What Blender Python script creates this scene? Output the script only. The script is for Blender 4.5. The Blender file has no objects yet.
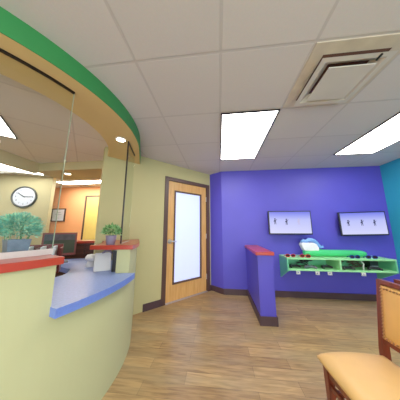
import bpy, bmesh, math, random
from math import sin, cos, pi, radians
from mathutils import Vector, Matrix
random.seed(7)
scene = bpy.context.scene
COL = scene.collection
CAMZ = 1.24
CEIL = 2.44
SOF = 2.29

# ------------------------------------------------------------------ materials
def lin(c):
    o = []
    for v in c[:3]:
        v = v / 255.0
        o.append(v / 12.92 if v <= 0.04045 else ((v + 0.055) / 1.055) ** 2.4)
    return (o[0], o[1], o[2], 1.0)

def mat(name, rgb, rough=0.6, var=0.05, scale=6.0, metal=0.0, bump=0.0, bscale=200.0, coat=0.0, emit=None, es=0.0, spec=0.5):
    m = bpy.data.materials.new(name); m.use_nodes = True
    nt = m.node_tree; b = nt.nodes['Principled BSDF']
    c = lin(rgb)
    tc = nt.nodes.new('ShaderNodeTexCoord')
    if var > 0:
        n = nt.nodes.new('ShaderNodeTexNoise'); n.inputs['Scale'].default_value = scale; n.inputs['Detail'].default_value = 4
        nt.links.new(tc.outputs['Object'], n.inputs['Vector'])
        r = nt.nodes.new('ShaderNodeValToRGB')
        r.color_ramp.elements[0].position = 0.3; r.color_ramp.elements[1].position = 0.7
        r.color_ramp.elements[0].color = (c[0]*(1-var), c[1]*(1-var), c[2]*(1-var), 1)
        r.color_ramp.elements[1].color = (min(1, c[0]*(1+var)), min(1, c[1]*(1+var)), min(1, c[2]*(1+var)), 1)
        nt.links.new(n.outputs['Fac'], r.inputs['Fac']); nt.links.new(r.outputs['Color'], b.inputs['Base Color'])
    else:
        b.inputs['Base Color'].default_value = c
    b.inputs['Roughness'].default_value = rough
    b.inputs['Metallic'].default_value = metal
    b.inputs['Coat Weight'].default_value = coat
    b.inputs['Specular IOR Level'].default_value = spec
    if bump > 0:
        n2 = nt.nodes.new('ShaderNodeTexNoise'); n2.inputs['Scale'].default_value = bscale
        nt.links.new(tc.outputs['Object'], n2.inputs['Vector'])
        bp = nt.nodes.new('ShaderNodeBump'); bp.inputs['Strength'].default_value = bump; bp.inputs['Distance'].default_value = 0.002
        nt.links.new(n2.outputs['Fac'], bp.inputs['Height']); nt.links.new(bp.outputs['Normal'], b.inputs['Normal'])
    if emit:
        b.inputs['Emission Color'].default_value = lin(emit); b.inputs['Emission Strength'].default_value = es
    return m

def wood(name, rgb1, rgb2, axis=2, rough=0.4, scale=3.0, stretch=14.0):
    m = bpy.data.materials.new(name); m.use_nodes = True
    nt = m.node_tree; b = nt.nodes['Principled BSDF']
    tc = nt.nodes.new('ShaderNodeTexCoord'); mp = nt.nodes.new('ShaderNodeMapping')
    s = [stretch, stretch, stretch]; s[axis] = 1.0
    mp.inputs['Scale'].default_value = s
    n = nt.nodes.new('ShaderNodeTexNoise'); n.inputs['Scale'].default_value = scale; n.inputs['Detail'].default_value = 6
    n.inputs['Distortion'].default_value = 0.6
    r = nt.nodes.new('ShaderNodeValToRGB')
    r.color_ramp.elements[0].position = 0.3; r.color_ramp.elements[1].position = 0.7
    r.color_ramp.elements[0].color = lin(rgb1); r.color_ramp.elements[1].color = lin(rgb2)
    nt.links.new(tc.outputs['Object'], mp.inputs['Vector']); nt.links.new(mp.outputs['Vector'], n.inputs['Vector'])
    nt.links.new(n.outputs['Fac'], r.inputs['Fac']); nt.links.new(r.outputs['Color'], b.inputs['Base Color'])
    b.inputs['Roughness'].default_value = rough
    return m

def emission(name, rgb, s):
    m = bpy.data.materials.new(name); m.use_nodes = True
    nt = m.node_tree; b = nt.nodes['Principled BSDF']
    b.inputs['Base Color'].default_value = lin(rgb)
    b.inputs['Emission Color'].default_value = lin(rgb); b.inputs['Emission Strength'].default_value = s
    return m

def lens_mat(name, s):
    """prismatic acrylic troffer lens with faint lamp bands"""
    m = emission(name, (255, 252, 245), s)
    nt = m.node_tree; b = nt.nodes['Principled BSDF']
    tc = nt.nodes.new('ShaderNodeTexCoord')
    w = nt.nodes.new('ShaderNodeTexWave'); w.inputs['Scale'].default_value = 1.6; w.bands_direction = 'X'
    nt.links.new(tc.outputs['Object'], w.inputs['Vector'])
    r = nt.nodes.new('ShaderNodeMapRange'); r.inputs['To Min'].default_value = s*0.8; r.inputs['To Max'].default_value = s*1.15
    nt.links.new(w.outputs['Fac'], r.inputs['Value']); nt.links.new(r.outputs['Result'], b.inputs['Emission Strength'])
    return m

def glass_mat(name, tint, fres=1.45, rough=0.0, base=0.0):
    m = bpy.data.materials.new(name); m.use_nodes = True
    nt = m.node_tree; nt.nodes.clear()
    out = nt.nodes.new('ShaderNodeOutputMaterial'); tr = nt.nodes.new('ShaderNodeBsdfTransparent')
    gl = nt.nodes.new('ShaderNodeBsdfGlossy'); gl.inputs['Roughness'].default_value = rough
    mx = nt.nodes.new('ShaderNodeMixShader'); lw = nt.nodes.new('ShaderNodeLayerWeight'); lw.inputs['Blend'].default_value = 0.5
    pw = nt.nodes.new('ShaderNodeMath'); pw.operation = 'POWER'; pw.inputs[1].default_value = 5.0
    fr = nt.nodes.new('ShaderNodeMath'); fr.operation = 'MULTIPLY_ADD'; fr.inputs[1].default_value = 0.5; fr.inputs[2].default_value = 0.035
    nt.links.new(lw.outputs['Facing'], pw.inputs[0]); nt.links.new(pw.outputs[0], fr.inputs[0])
    tr.inputs['Color'].default_value = lin(tint)
    nt.links.new(fr.outputs[0], mx.inputs['Fac']); nt.links.new(tr.outputs['BSDF'], mx.inputs[1]); nt.links.new(gl.outputs['BSDF'], mx.inputs[2])
    nt.links.new(mx.outputs['Shader'], out.inputs['Surface'])
    return m

def ceiling_mat(name, rgb, ox, oy, rot, t=0.6175):
    m = bpy.data.materials.new(name); m.use_nodes = True
    nt = m.node_tree; b = nt.nodes['Principled BSDF']
    tc = nt.nodes.new('ShaderNodeTexCoord'); mp = nt.nodes.new('ShaderNodeMapping'); mp.vector_type = 'TEXTURE'
    mp.inputs['Location'].default_value = (ox, oy, 0); mp.inputs['Rotation'].default_value = (0, 0, rot)
    br = nt.nodes.new('ShaderNodeTexBrick'); br.offset = 0.0; br.squash = 1.0
    br.inputs['Scale'].default_value = 1.0; br.inputs['Brick Width'].default_value = t; br.inputs['Row Height'].default_value = t
    br.inputs['Mortar Size'].default_value = 0.011; br.inputs['Mortar Smooth'].default_value = 0.3
    c = lin(rgb)
    br.inputs['Color1'].default_value = c; br.inputs['Color2'].default_value = (c[0]*0.95, c[1]*0.95, c[2]*0.96, 1)
    br.inputs['Mortar'].default_value = (c[0]*0.84, c[1]*0.83, c[2]*0.83, 1)
    nt.links.new(tc.outputs['Object'], mp.inputs['Vector']); nt.links.new(mp.outputs['Vector'], br.inputs['Vector'])
    n = nt.nodes.new('ShaderNodeTexNoise'); n.inputs['Scale'].default_value = 90; n.inputs['Detail'].default_value = 3
    nt.links.new(tc.outputs['Object'], n.inputs['Vector'])
    mx = nt.nodes.new('ShaderNodeMix'); mx.data_type = 'RGBA'; mx.blend_type = 'MULTIPLY'; mx.inputs['Factor'].default_value = 0.12
    nt.links.new(br.outputs['Color'], mx.inputs['A']); nt.links.new(n.outputs['Color'], mx.inputs['B'])
    nt.links.new(mx.outputs['Result'], b.inputs['Base Color'])
    bp = nt.nodes.new('ShaderNodeBump'); bp.inputs['Strength'].default_value = 0.3; bp.inputs['Distance'].default_value = 0.01; bp.invert = True
    nt.links.new(br.outputs['Fac'], bp.inputs['Height']); nt.links.new(bp.outputs['Normal'], b.inputs['Normal'])
    b.inputs['Roughness'].default_value = 0.9
    return m

def floor_mat():
    m = bpy.data.materials.new('floor_planks'); m.use_nodes = True
    nt = m.node_tree; b = nt.nodes['Principled BSDF']
    tc = nt.nodes.new('ShaderNodeTexCoord'); mp = nt.nodes.new('ShaderNodeMapping'); mp.inputs['Location'].default_value = (0.3, 0.07, 0)
    nt.links.new(tc.outputs['Object'], mp.inputs['Vector'])
    br = nt.nodes.new('ShaderNodeTexBrick'); br.offset = 0.37; br.inputs['Scale'].default_value = 1.0
    br.inputs['Brick Width'].default_value = 0.92; br.inputs['Row Height'].default_value = 0.125
    br.inputs['Mortar Size'].default_value = 0.0016; br.inputs['Mortar Smooth'].default_value = 0.3; br.inputs['Bias'].default_value = 0.0
    br.inputs['Color1'].default_value = lin((168, 132, 86)); br.inputs['Color2'].default_value = lin((200, 162, 108))
    br.inputs['Mortar'].default_value = lin((118, 94, 66))
    nt.links.new(mp.outputs['Vector'], br.inputs['Vector'])
    mg = nt.nodes.new('ShaderNodeMapping'); mg.inputs['Scale'].default_value = (2.2, 20, 1)
    nt.links.new(tc.outputs['Object'], mg.inputs['Vector'])
    n = nt.nodes.new('ShaderNodeTexNoise'); n.inputs['Scale'].default_value = 2.2; n.inputs['Detail'].default_value = 8; n.inputs['Distortion'].default_value = 0.8
    nt.links.new(mg.outputs['Vector'], n.inputs['Vector'])
    r = nt.nodes.new('ShaderNodeValToRGB')
    r.color_ramp.elements[0].position = 0.35; r.color_ramp.elements[1].position = 0.62
    r.color_ramp.elements[0].color = (0.42, 0.38, 0.33, 1); r.color_ramp.elements[1].color = (1.0, 1.0, 1.0, 1)
    nt.links.new(n.outputs['Fac'], r.inputs['Fac'])
    mx = nt.nodes.new('ShaderNodeMix'); mx.data_type = 'RGBA'; mx.blend_type = 'MULTIPLY'; mx.inputs['Factor'].default_value = 0.7
    nt.links.new(br.outputs['Color'], mx.inputs['A']); nt.links.new(r.outputs['Color'], mx.inputs['B'])
    # larger greyish patches
    n3 = nt.nodes.new('ShaderNodeTexNoise'); n3.inputs['Scale'].default_value = 1.3; n3.inputs['Detail'].default_value = 4
    mg3 = nt.nodes.new('ShaderNodeMapping'); mg3.inputs['Scale'].default_value = (1.0, 4.5, 1)
    nt.links.new(tc.outputs['Object'], mg3.inputs['Vector']); nt.links.new(mg3.outputs['Vector'], n3.inputs['Vector'])
    r3 = nt.nodes.new('ShaderNodeValToRGB'); r3.color_ramp.elements[0].position = 0.4; r3.color_ramp.elements[1].position = 0.65
    r3.color_ramp.elements[0].color = (0, 0, 0, 1); r3.color_ramp.elements[1].color = (0.45, 0.45, 0.45, 1)
    nt.links.new(n3.outputs['Fac'], r3.inputs['Fac'])
    mx3 = nt.nodes.new('ShaderNodeMix'); mx3.data_type = 'RGBA'
    mx3.inputs['B'].default_value = lin((164, 146, 110))
    nt.links.new(r3.outputs['Color'], mx3.inputs['Factor']); nt.links.new(mx.outputs['Result'], mx3.inputs['A'])
    nt.links.new(mx3.outputs['Result'], b.inputs['Base Color'])
    b.inputs['Roughness'].default_value = 0.30
    b.inputs['Specular IOR Level'].default_value = 0.5
    bp = nt.nodes.new('ShaderNodeBump'); bp.inputs['Strength'].default_value = 0.15; bp.inputs['Distance'].default_value = 0.003; bp.invert = True
    nt.links.new(br.outputs['Fac'], bp.inputs['Height']); nt.links.new(bp.outputs['Normal'], b.inputs['Normal'])
    return m

def screen_mat(name, top, bot, z0, z1, s):
    """TV picture: pale lavender screen, bluer towards the top (own emission)"""
    m = bpy.data.materials.new(name); m.use_nodes = True
    nt = m.node_tree; b = nt.nodes['Principled BSDF']
    tc = nt.nodes.new('ShaderNodeTexCoord'); sp = nt.nodes.new('ShaderNodeSeparateXYZ')
    nt.links.new(tc.outputs['Object'], sp.inputs['Vector'])
    mr = nt.nodes.new('ShaderNodeMapRange'); mr.inputs['From Min'].default_value = z0; mr.inputs['From Max'].default_value = z1
    nt.links.new(sp.outputs['Z'], mr.inputs['Value'])
    r = nt.nodes.new('ShaderNodeValToRGB')
    r.color_ramp.elements[0].position = 0.0; r.color_ramp.elements[1].position = 1.0
    r.color_ramp.elements[0].color = lin(bot); r.color_ramp.elements[1].color = lin(top)
    e = r.color_ramp.elements.new(0.62); e.color = lin((184, 188, 248))
    nt.links.new(mr.outputs['Result'], r.inputs['Fac'])
    b.inputs['Base Color'].default_value = (0.02, 0.02, 0.03, 1)
    nt.links.new(r.outputs['Color'], b.inputs['Emission Color']); b.inputs['Emission Strength'].default_value = s
    b.inputs['Roughness'].default_value = 0.3
    return m

M = {}
M['yellow'] = mat('wall_pale_yellow', (190, 181, 130), 0.75, 0.03, 2, bump=0.1)
M['counterwall'] = mat('wall_pale_lime', (192, 192, 144), 0.75, 0.02, 2, bump=0.1)
M['ochre'] = mat('soffit_ochre', (216, 186, 122), 0.75, 0.03, 3)
M['green'] = mat('fascia_green', (44, 136, 68), 0.6, 0.05, 3)
M['purple'] = mat('wall_violet', (80, 72, 196), 0.5, 0.04, 2, bump=0.1)
M['teal'] = mat('wall_teal', (40, 160, 190), 0.6, 0.04, 2, bump=0.1)
M['orange'] = mat('wall_orange', (252, 176, 116), 0.7, 0.04, 2)
M['beige'] = mat('wall_beige', (190, 176, 134), 0.75, 0.03, 2)
M['cream'] = mat('wall_cream', (222, 214, 190), 0.75, 0.03, 2)
M['base'] = mat('baseboard_brown', (72, 50, 56), 0.45, 0.08, 8)
M['ceil'] = ceiling_mat('ceiling_tiles', (214, 208, 203), 0.036, 0.982, 0.0)
M['ceil_in'] = ceiling_mat('ceiling_tiles_office', (232, 226, 218), -2.30, 1.39, radians(40))
M['floor'] = floor_mat()
M['red'] = mat('laminate_red', (178, 56, 38), 0.3, 0.05, 12, coat=0.2)
M['blue'] = mat('laminate_blue', (134, 156, 214), 0.4, 0.10, 60)
M['blueedge'] = mat('laminate_blue_edge', (104, 132, 214), 0.45, 0.06, 60)
M['black'] = mat('black_plastic', (22, 20, 24), 0.4, 0.0)
M['blackmetal'] = mat('black_metal', (30, 24, 26), 0.35, 0.0, metal=0.4)
M['dkred'] = mat('dark_cherry', (120, 34, 26), 0.35, 0.12, 6)
M['dkbrown'] = wood('dark_brown_wood', (48, 24, 16), (80, 42, 28), 0)
M['doorwood'] = wood('honey_maple', (206, 150, 82), (226, 174, 106), 2, 0.4, 3, 10)
M['doorframe'] = mat('door_frame_brown', (84, 58, 52), 0.4, 0.05)
M['frost'] = mat('frosted_glass_glow', (206, 216, 246), 0.35, 0.0, emit=(196, 208, 255), es=0.42)  # light from behind the pane put in as its own glow
M['chrome'] = mat('brushed_metal', (196, 200, 210), 0.35, 0.0, metal=0.55)
M['silver'] = mat('threshold_metal', (188, 180, 190), 0.35, 0.0, metal=0.5)
M['glass'] = glass_mat('clear_glass', (250, 253, 251), 1.22)
M['palestrip'] = mat('pale_satin_strip', (216, 206, 200), 0.3, 0.06, 10)  # pale strip at the foot of the curved glass
M['glassedge'] = mat('glass_edge_green', (160, 176, 150), 0.2, 0.0)
M['lens'] = lens_mat('troffer_lens', 9.0)
M['lens_in'] = lens_mat('troffer_lens_office', 9.5)
M['lens_back'] = lens_mat('troffer_lens_back_office', 24.0)
M['bulb'] = emission('downlight_bulb', (255, 240, 205), 14)
M['white'] = mat('white_plastic', (232, 232, 236), 0.4, 0.02)
M['metalwhite'] = mat('white_painted_metal', (206, 200, 188), 0.5, 0.03)
M['ventstain'] = mat('vent_flange_beige', (200, 188, 168), 0.6, 0.12, 7)
M['ventdark'] = mat('vent_dark', (96, 60, 48), 0.8, 0.1)
M['mint'] = mat('shelf_mint', (150, 222, 156), 0.5, 0.04)
M['mintshade'] = mat('shelf_mint_shaded', (104, 200, 150), 0.5, 0.04)  # same mint, with the shade of sides and back mixed into the colour
M['brushgreen'] = mat('toothbrush_green', (66, 200, 122), 0.35, 0.05)
M['bristle'] = mat('bristle_white', (238, 240, 248), 0.6, 0.03, 80)
M['paste'] = mat('paste_blue', (120, 172, 240), 0.3, 0.05)
M['redgl'] = mat('red_frame_plastic', (196, 48, 44), 0.25, 0.0)
M['bluegl'] = mat('blue_frame_plastic', (24, 52, 150), 0.25, 0.0)
M['lensdark'] = mat('dark_lens', (50, 20, 24), 0.1, 0.0)
M['ctrl'] = mat('controller_dark', (44, 40, 48), 0.4, 0.05)
M['ctrlgrey'] = mat('controller_grey', (120, 126, 138), 0.4, 0.05)
M['cable'] = mat('cable_grey_brown', (92, 78, 66), 0.6, 0.1)
M['tan'] = mat('tan_vinyl', (232, 184, 114), 0.42, 0.05, 5, bump=0.15, bscale=400)
M['tanback'] = mat('tan_vinyl_back', (230, 172, 94), 0.42, 0.05, 5, bump=0.15, bscale=400)
M['chairwood'] = wood('chair_cherry_wood', (92, 34, 22), (132, 58, 34), 2, 0.3, 4, 10)
M['brass'] = mat('antique_brass', (176, 130, 92), 0.35, 0.0, metal=0.8)
M['planter'] = mat('galvanised_trough', (150, 158, 184), 0.4, 0.2, 18, metal=0.5)
M['planterbrown'] = mat('planter_rust', (110, 72, 64), 0.6, 0.2, 18)
M['potgrey'] = mat('pot_mauve_grey', (140, 128, 150), 0.4, 0.1, 20)
M['leaf1'] = mat('leaf_teal', (140, 206, 180), 0.6, 0.35, 25)
M['leaf1b'] = mat('leaf_pale', (196, 226, 190), 0.6, 0.2, 25)
M['leaf2'] = mat('leaf_green', (96, 150, 84), 0.6, 0.3, 30)
M['leaf2b'] = mat('leaf_green_light', (160, 205, 140), 0.6, 0.2, 30)
M['soil'] = mat('soil', (60, 42, 30), 0.9, 0.3, 60)
M['clockface'] = mat('clock_face', (214, 216, 232), 0.5, 0.0)
M['clockrim'] = mat('clock_rim', (92, 88, 84), 0.35, 0.0, metal=0.6)
M['frame'] = mat('picture_frame_brown', (70, 44, 34), 0.4, 0.05)
M['paper'] = mat('paper_white', (230, 232, 236), 0.8, 0.02)
M['ink'] = mat('printed_ink', (90, 96, 120), 0.8, 0.0)
M['doory'] = mat('far_door_yellow', (238, 206, 110), 0.55, 0.04)
M['screen'] = screen_mat('tv_picture', (96, 102, 232), (212, 212, 252), -0.20, 0.20, 0.76)
M['monscreen'] = mat('monitor_olive', (40, 46, 20), 0.5, 0.35, 5, emit=(70, 78, 34), es=0.02)  # olive lower part of the monitor screen
M['monpink'] = mat('monitor_pink', (64, 52, 60), 0.5, 0.35, 14, emit=(110, 94, 104), es=0.02)  # pinkish upper part of the monitor screen
M['figdark'] = mat('screen_icon_dark', (46, 42, 84), 0.6, 0.0)
M['figpale'] = mat('screen_icon_pale', (180, 170, 214), 0.6, 0.0)
M['figpink'] = mat('screen_icon_pink', (210, 120, 190), 0.6, 0.0)

# ------------------------------------------------------------------ helpers
def mesh_obj(name, bm, m, parent=None, smooth=False, world=False, bevel=0.0, segs=2):
    bmesh.ops.recalc_face_normals(bm, faces=bm.faces)
    if world and parent is not None:
        bm.transform((Matrix.Translation(parent.location) @ parent.rotation_euler.to_matrix().to_4x4()).inverted())
    me = bpy.data.meshes.new(name); bm.to_mesh(me); bm.free()
    ms = m if isinstance(m, (list, tuple)) else [m]
    for x in ms: me.materials.append(x)
    if smooth:
        for p in me.polygons: p.use_smooth = True
    o = bpy.data.objects.new(name, me); COL.objects.link(o)
    if parent is not None: o.parent = parent
    if bevel > 0:
        md = o.modifiers.new('bevel', 'BEVEL'); md.width = bevel; md.segments = segs; md.limit_method = 'ANGLE'; md.angle_limit = radians(40)
    return o

def box(bm, x0, x1, y0, y1, z0, z1, mi=0):
    vs = [bm.verts.new(p) for p in ((x0,y0,z0),(x1,y0,z0),(x1,y1,z0),(x0,y1,z0),(x0,y0,z1),(x1,y0,z1),(x1,y1,z1),(x0,y1,z1))]
    fs = []
    for q in ((0,3,2,1),(4,5,6,7),(0,1,5,4),(1,2,6,5),(2,3,7,6),(3,0,4,7)):
        f = bm.faces.new([vs[i] for i in q]); f.material_index = mi; fs.append(f)
    return vs

def B(*a):
    bm = bmesh.new(); box(bm, *a); return bm

def prism(bm, pts, z0, z1):
    lo = [bm.verts.new((p[0], p[1], z0)) for p in pts]; hi = [bm.verts.new((p[0], p[1], z1)) for p in pts]
    bm.faces.new(lo[::-1]); bm.faces.new(hi)
    n = len(pts)
    for i in range(n):
        bm.faces.new((lo[i], lo[(i+1) % n], hi[(i+1) % n], hi[i]))

def strip(bm, A, Bp, z0, z1):
    """solid between two polylines with equal counts"""
    n = len(A)
    v = [[bm.verts.new((p[0], p[1], z)) for p in L] for L in (A, Bp) for z in (z0, z1)]
    a0, a1, b0, b1 = v
    for i in range(n-1):
        bm.faces.new((a0[i], a0[i+1], a1[i+1], a1[i])); bm.faces.new((b0[i], b1[i], b1[i+1], b0[i+1]))
        bm.faces.new((a0[i], b0[i], b0[i+1], a0[i+1])); bm.faces.new((a1[i], a1[i+1], b1[i+1], b1[i]))
    bm.faces.new((a0[0], a1[0], b1[0], b0[0])); bm.faces.new((a0[-1], b0[-1], b1[-1], a1[-1]))

CX, CY = -2.35, 1.42
def arc(R, a0, a1, n=32):
    return [(CX + R*cos(radians(a0+(a1-a0)*i/n)), CY + R*sin(radians(a0+(a1-a0)*i/n))) for i in range(n+1)]
def extend(pts, end, k=4):
    x0, y0 = pts[-1]
    return pts + [(x0+(end[0]-x0)*i/k, y0+(end[1]-y0)*i/k) for i in range(1, k+1)]

def tube(bm, pts, r, n=8, cap=True, taper=None):
    rings = []
    P = [Vector(p) for p in pts]
    for i, p in enumerate(P):
        t = (P[min(i+1, len(P)-1)] - P[max(i-1, 0)]).normalized()
        up = Vector((0, 0, 1)) if abs(t.z) < 0.9 else Vector((1, 0, 0))
        a = t.cross(up).normalized(); b = t.cross(a).normalized()
        rr = r if taper is None else taper[i]
        rings.append([bm.verts.new(p + a*rr*cos(2*pi*k/n) + b*rr*sin(2*pi*k/n)) for k in range(n)])
    for i in range(len(rings)-1):
        for k in range(n):
            bm.faces.new((rings[i][k], rings[i][(k+1) % n], rings[i+1][(k+1) % n], rings[i+1][k]))
    if cap:
        bm.faces.new(rings[0][::-1]); bm.faces.new(rings[-1])

def lathe(bm, prof, n=24, c=(0, 0, 0)):
    rings = []
    for r, z in prof:
        if r < 1e-5: rings.append([bm.verts.new((c[0], c[1], c[2]+z))])
        else: rings.append([bm.verts.new((c[0]+r*cos(2*pi*k/n), c[1]+r*sin(2*pi*k/n), c[2]+z)) for k in range(n)])
    for i in range(len(rings)-1):
        a, b = rings[i], rings[i+1]
        for k in range(n):
            q = [a[k % len(a)], a[(k+1) % len(a)], b[(k+1) % len(b)], b[k % len(b)]]
            u = []
            for v in q:
                if v not in u: u.append(v)
            if len(u) > 2: bm.faces.new(u)

def taper_bar(bm, p0, p1, w0, d0, w1, d1):
    """square bar from p0 to p1; widths along x (w) and y (d)"""
    v0 = [bm.verts.new((p0[0]+sx*w0/2, p0[1]+sy*d0/2, p0[2])) for sx, sy in ((-1,-1),(1,-1),(1,1),(-1,1))]
    v1 = [bm.verts.new((p1[0]+sx*w1/2, p1[1]+sy*d1/2, p1[2])) for sx, sy in ((-1,-1),(1,-1),(1,1),(-1,1))]
    bm.faces.new(v0[::-1]); bm.faces.new(v1)
    for i in range(4): bm.faces.new((v0[i], v0[(i+1) % 4], v1[(i+1) % 4], v1[i]))

def tag(o, label=None, cat=None, group=None, kind=None):
    if label: o['label'] = label
    if cat: o['category'] = cat
    if group: o['group'] = group
    if kind: o['kind'] = kind
    return o
def thing(name, label, cat, loc=(0,0,0), rot=0.0, group=None, kind=None):
    o = bpy.data.objects.new(name, None); o.empty_display_size = 0.1; COL.objects.link(o)
    o.location = loc; o.rotation_euler = (0, 0, rot)
    return tag(o, label, cat, group, kind)
def struct(name, bm, m, label, cat='wall', **k):
    return tag(mesh_obj(name, bm, m, **k), label, cat, kind='structure')
def copy_tree(src, loc, rot, label):
    r = src.copy(); COL.objects.link(r); r.location = loc; r.rotation_euler = (0, 0, rot); r['label'] = label
    for ch in list(src.children):
        c = ch.copy(); COL.objects.link(c); c.parent = r
        for g in list(ch.children):
            d = g.copy(); COL.objects.link(d); d.parent = c
    return r

# ------------------------------------------------------------------ room shell
WY, WX = 3.475, 3.13
SOUTH = -2.2
bm = bmesh.new(); box(bm, -6.2, WX+0.1, SOUTH-0.1, 4.6, -0.08, 0.0)
struct('floor', bm, M['floor'], 'brown wood plank vinyl floor', 'floor')
# yellow wall frame
U = Vector((0.6966, 0.7174)); N = Vector((0.7174, -0.6966)); D0 = Vector((-0.93, 2.90))
def W(s, d=0.0): p = D0 + U*s + N*d; return (p.x, p.y)
# ceilings: lobby and office share the ring / yellow wall as boundary
bound = arc(1.24, -92, 44, 40) + [W(-1.0, -0.06), W(1.07, -0.06)]
bm = bmesh.new(); prism(bm, [(CX, SOUTH-0.1)] + bound + [(-0.1, WY+0.1), (WX+0.1, WY+0.1), (WX+0.1, SOUTH-0.1)], CEIL, CEIL+0.06)
struct('ceiling', bm, M['ceil'], 'white square-tiled suspended ceiling over the waiting room', 'ceiling')
bm = bmesh.new(); prism(bm, [(-6.2, -0.05), (CX, -0.05)] + bound + [(-0.1, 4.6), (-6.2, 4.6)], CEIL, CEIL+0.06)
struct('ceiling_office', bm, M['ceil_in'], 'white tiled ceiling inside the reception office behind the glass', 'ceiling')

bm = bmesh.new(); prism(bm, [(0.068, WY), (WX, WY), (WX+0.1, WY+0.1), (0.05, WY+0.1)], 0, CEIL)
struct('wall_back', bm, M['purple'], 'violet back wall carrying the two screens')
bm = bmesh.new(); prism(bm, [W(1.075), (0.068, WY), (0.05, WY+0.1), (-0.12, 3.80)], 0, CEIL)
struct('wall_corner', bm, M['purple'], 'narrow angled violet wall between the door and the back wall')
struct('wall_right', B(WX, WX+0.1, SOUTH, WY, 0, CEIL), M['teal'], 'teal right wall')
bm = bmesh.new()
for a in ((CX, -1.6, 0, CEIL), (2.4, WX, 0, CEIL), (-1.6, 2.4, 0, 0.35), (-1.6, 2.4, 2.3, CEIL)): box(bm, a[0], a[1], SOUTH-0.1, SOUTH, a[2], a[3])
struct('wall_front', bm, M['cream'], 'cream wall behind the viewpoint with the added fill window')
bm = bmesh.new()
for a in ((-1.6, -1.55, 0.35, 2.3), (2.35, 2.4, 0.35, 2.3), (0.375, 0.425, 0.35, 2.3), (-1.55, 2.35, 0.35, 0.40), (-1.55, 2.35, 2.25, 2.3)): box(bm, a[0], a[1], SOUTH-0.08, SOUTH-0.02, a[2], a[3])
wf = struct('added_window_1', bm, M['metalwhite'], 'wide unseen window added behind the viewpoint for fill light', 'window')  # unseen window, added to let fill light into the room
mesh_obj('added_window_glass', B(-1.55, 2.35, SOUTH-0.055, SOUTH-0.05, 0.40, 2.25), M['glass'], wf)
al = bpy.data.lights.new('window_fill', 'AREA'); al.shape = 'RECTANGLE'; al.size = 3.8; al.size_y = 1.8; al.energy = 110; al.color = (0.95, 0.97, 1.0)  # added fill lamp outside the unseen window, lifts ceiling and walls
alo = bpy.data.objects.new('window_fill', al); COL.objects.link(alo); alo.location = (0.4, SOUTH-0.3, 1.3); alo.rotation_euler = (radians(98), 0, 0)
struct('wall_side', B(CX-0.1, CX, SOUTH, -0.05, 0, CEIL), M['counterwall'], 'pale wall beyond the near end of the reception counter')
struct('wall_office_south', B(-6.2, CX-0.02, -0.10, 0.0, 0, CEIL), M['beige'], 'beige office wall beside the near end of the counter')
struct('wall_office_west', B(-6.3, -6.2, -0.1, 4.6, 0, CEIL), M['beige'], 'beige far left office wall')

# yellow wall (with a door opening)
S0, DL, DR, S1 = -1.034, -0.012, 1.012, 1.075
DTOP = 2.175
bm = bmesh.new()
prism(bm, [W(S0), W(DL), W(DL, -0.12), W(S0, -0.12)], 0, CEIL)
prism(bm, [W(DR), W(S1), W(S1, -0.12), W(DR, -0.12)], 0, CEIL)
prism(bm, [W(DL), W(DR), W(DR, -0.12), W(DL, -0.12)], DTOP, CEIL)
struct('wall_left', bm, M['yellow'], 'pale yellow wall with the wooden office door')

# baseboards
def bb(name, pts, off, label):
    bm = bmesh.new()
    for i in range(len(pts)-1):
        a = Vector(pts[i]); b = Vector(pts[i+1]); d = (b-a).normalized(); n = Vector((d.y, -d.x))*off
        prism(bm, [a, b, b+n, a+n], 0, 0.105)
    struct(name, bm, M['base'], label, 'baseboard')
bb('baseboard_left', [W(-0.34), W(DL)], 0.014, 'dark brown rubber baseboard left of the door')
bm = bmesh.new(); strip(bm, [W(DR+0.002), W(S1), (0.068, WY), (0.52, WY)], [W(DR+0.002, 0.014), W(S1-0.002, 0.016), (0.072, WY-0.016), (0.52, WY-0.016)], 0, 0.105)
struct('baseboard_corner', bm, M['base'], 'dark brown baseboard wrapping the violet corner right of the door', 'baseboard')
struct('baseboard_back', B(0.735, WX, WY-0.016, WY, 0, 0.105), M['base'], 'dark brown baseboard under the wall shelf', 'baseboard')
struct('baseboard_right', B(WX-0.016, WX, SOUTH, WY-0.016, 0, 0.105), M['base'], 'dark brown baseboard along the teal wall', 'baseboard')

# ------------------------------------------------------------------ door
d1 = thing('door_1', 'honey wood door with tall frosted glass pane and brown frame', 'door', (D0.x, D0.y, 0), math.atan2(U.y, U.x), kind='structure')
# local: x along wall, -y into the room
bm = bmesh.new()
for a in ((DL-0.03, 0.035, -0.014, 0.10, 0, DTOP+0.0), (0.967, DR+0.03, -0.014, 0.10, 0, DTOP+0.0), (DL-0.03, DR+0.03, -0.014, 0.10, DTOP-0.055, DTOP+0.012)): box(bm, *a)
mesh_obj('door_frame', bm, M['doorframe'], d1, bevel=0.003)
bm = bmesh.new()
gx0, gx1, gz0, gz1 = 0.175, 0.832, 0.275, 1.95
for a in ((0.038, gx0, 0.02, 0.062, 0.012, 2.118), (gx1, 0.964, 0.02, 0.062, 0.012, 2.118), (gx0, gx1, 0.02, 0.062, 0.012, gz0), (gx0, gx1, 0.02, 0.062, gz1, 2.118)): box(bm, *a)
mesh_obj('door_slab', bm, M['doorwood'], d1)
bm = bmesh.new()
t = 0.028
for a in ((gx0, gx0+t, 0.008, 0.066, gz0, gz1), (gx1-t, gx1, 0.008, 0.066, gz0, gz1), (gx0+t, gx1-t, 0.008, 0.066, gz0, gz0+t), (gx0+t, gx1-t, 0.008, 0.066, gz1-t, gz1)): box(bm, *a)
mesh_obj('glazing_frame', bm, M['doorframe'], d1)
mesh_obj('frosted_pane', B(gx0+t, gx1-t, 0.034, 0.044, gz0+t, gz1-t), M['frost'], d1)
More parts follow.
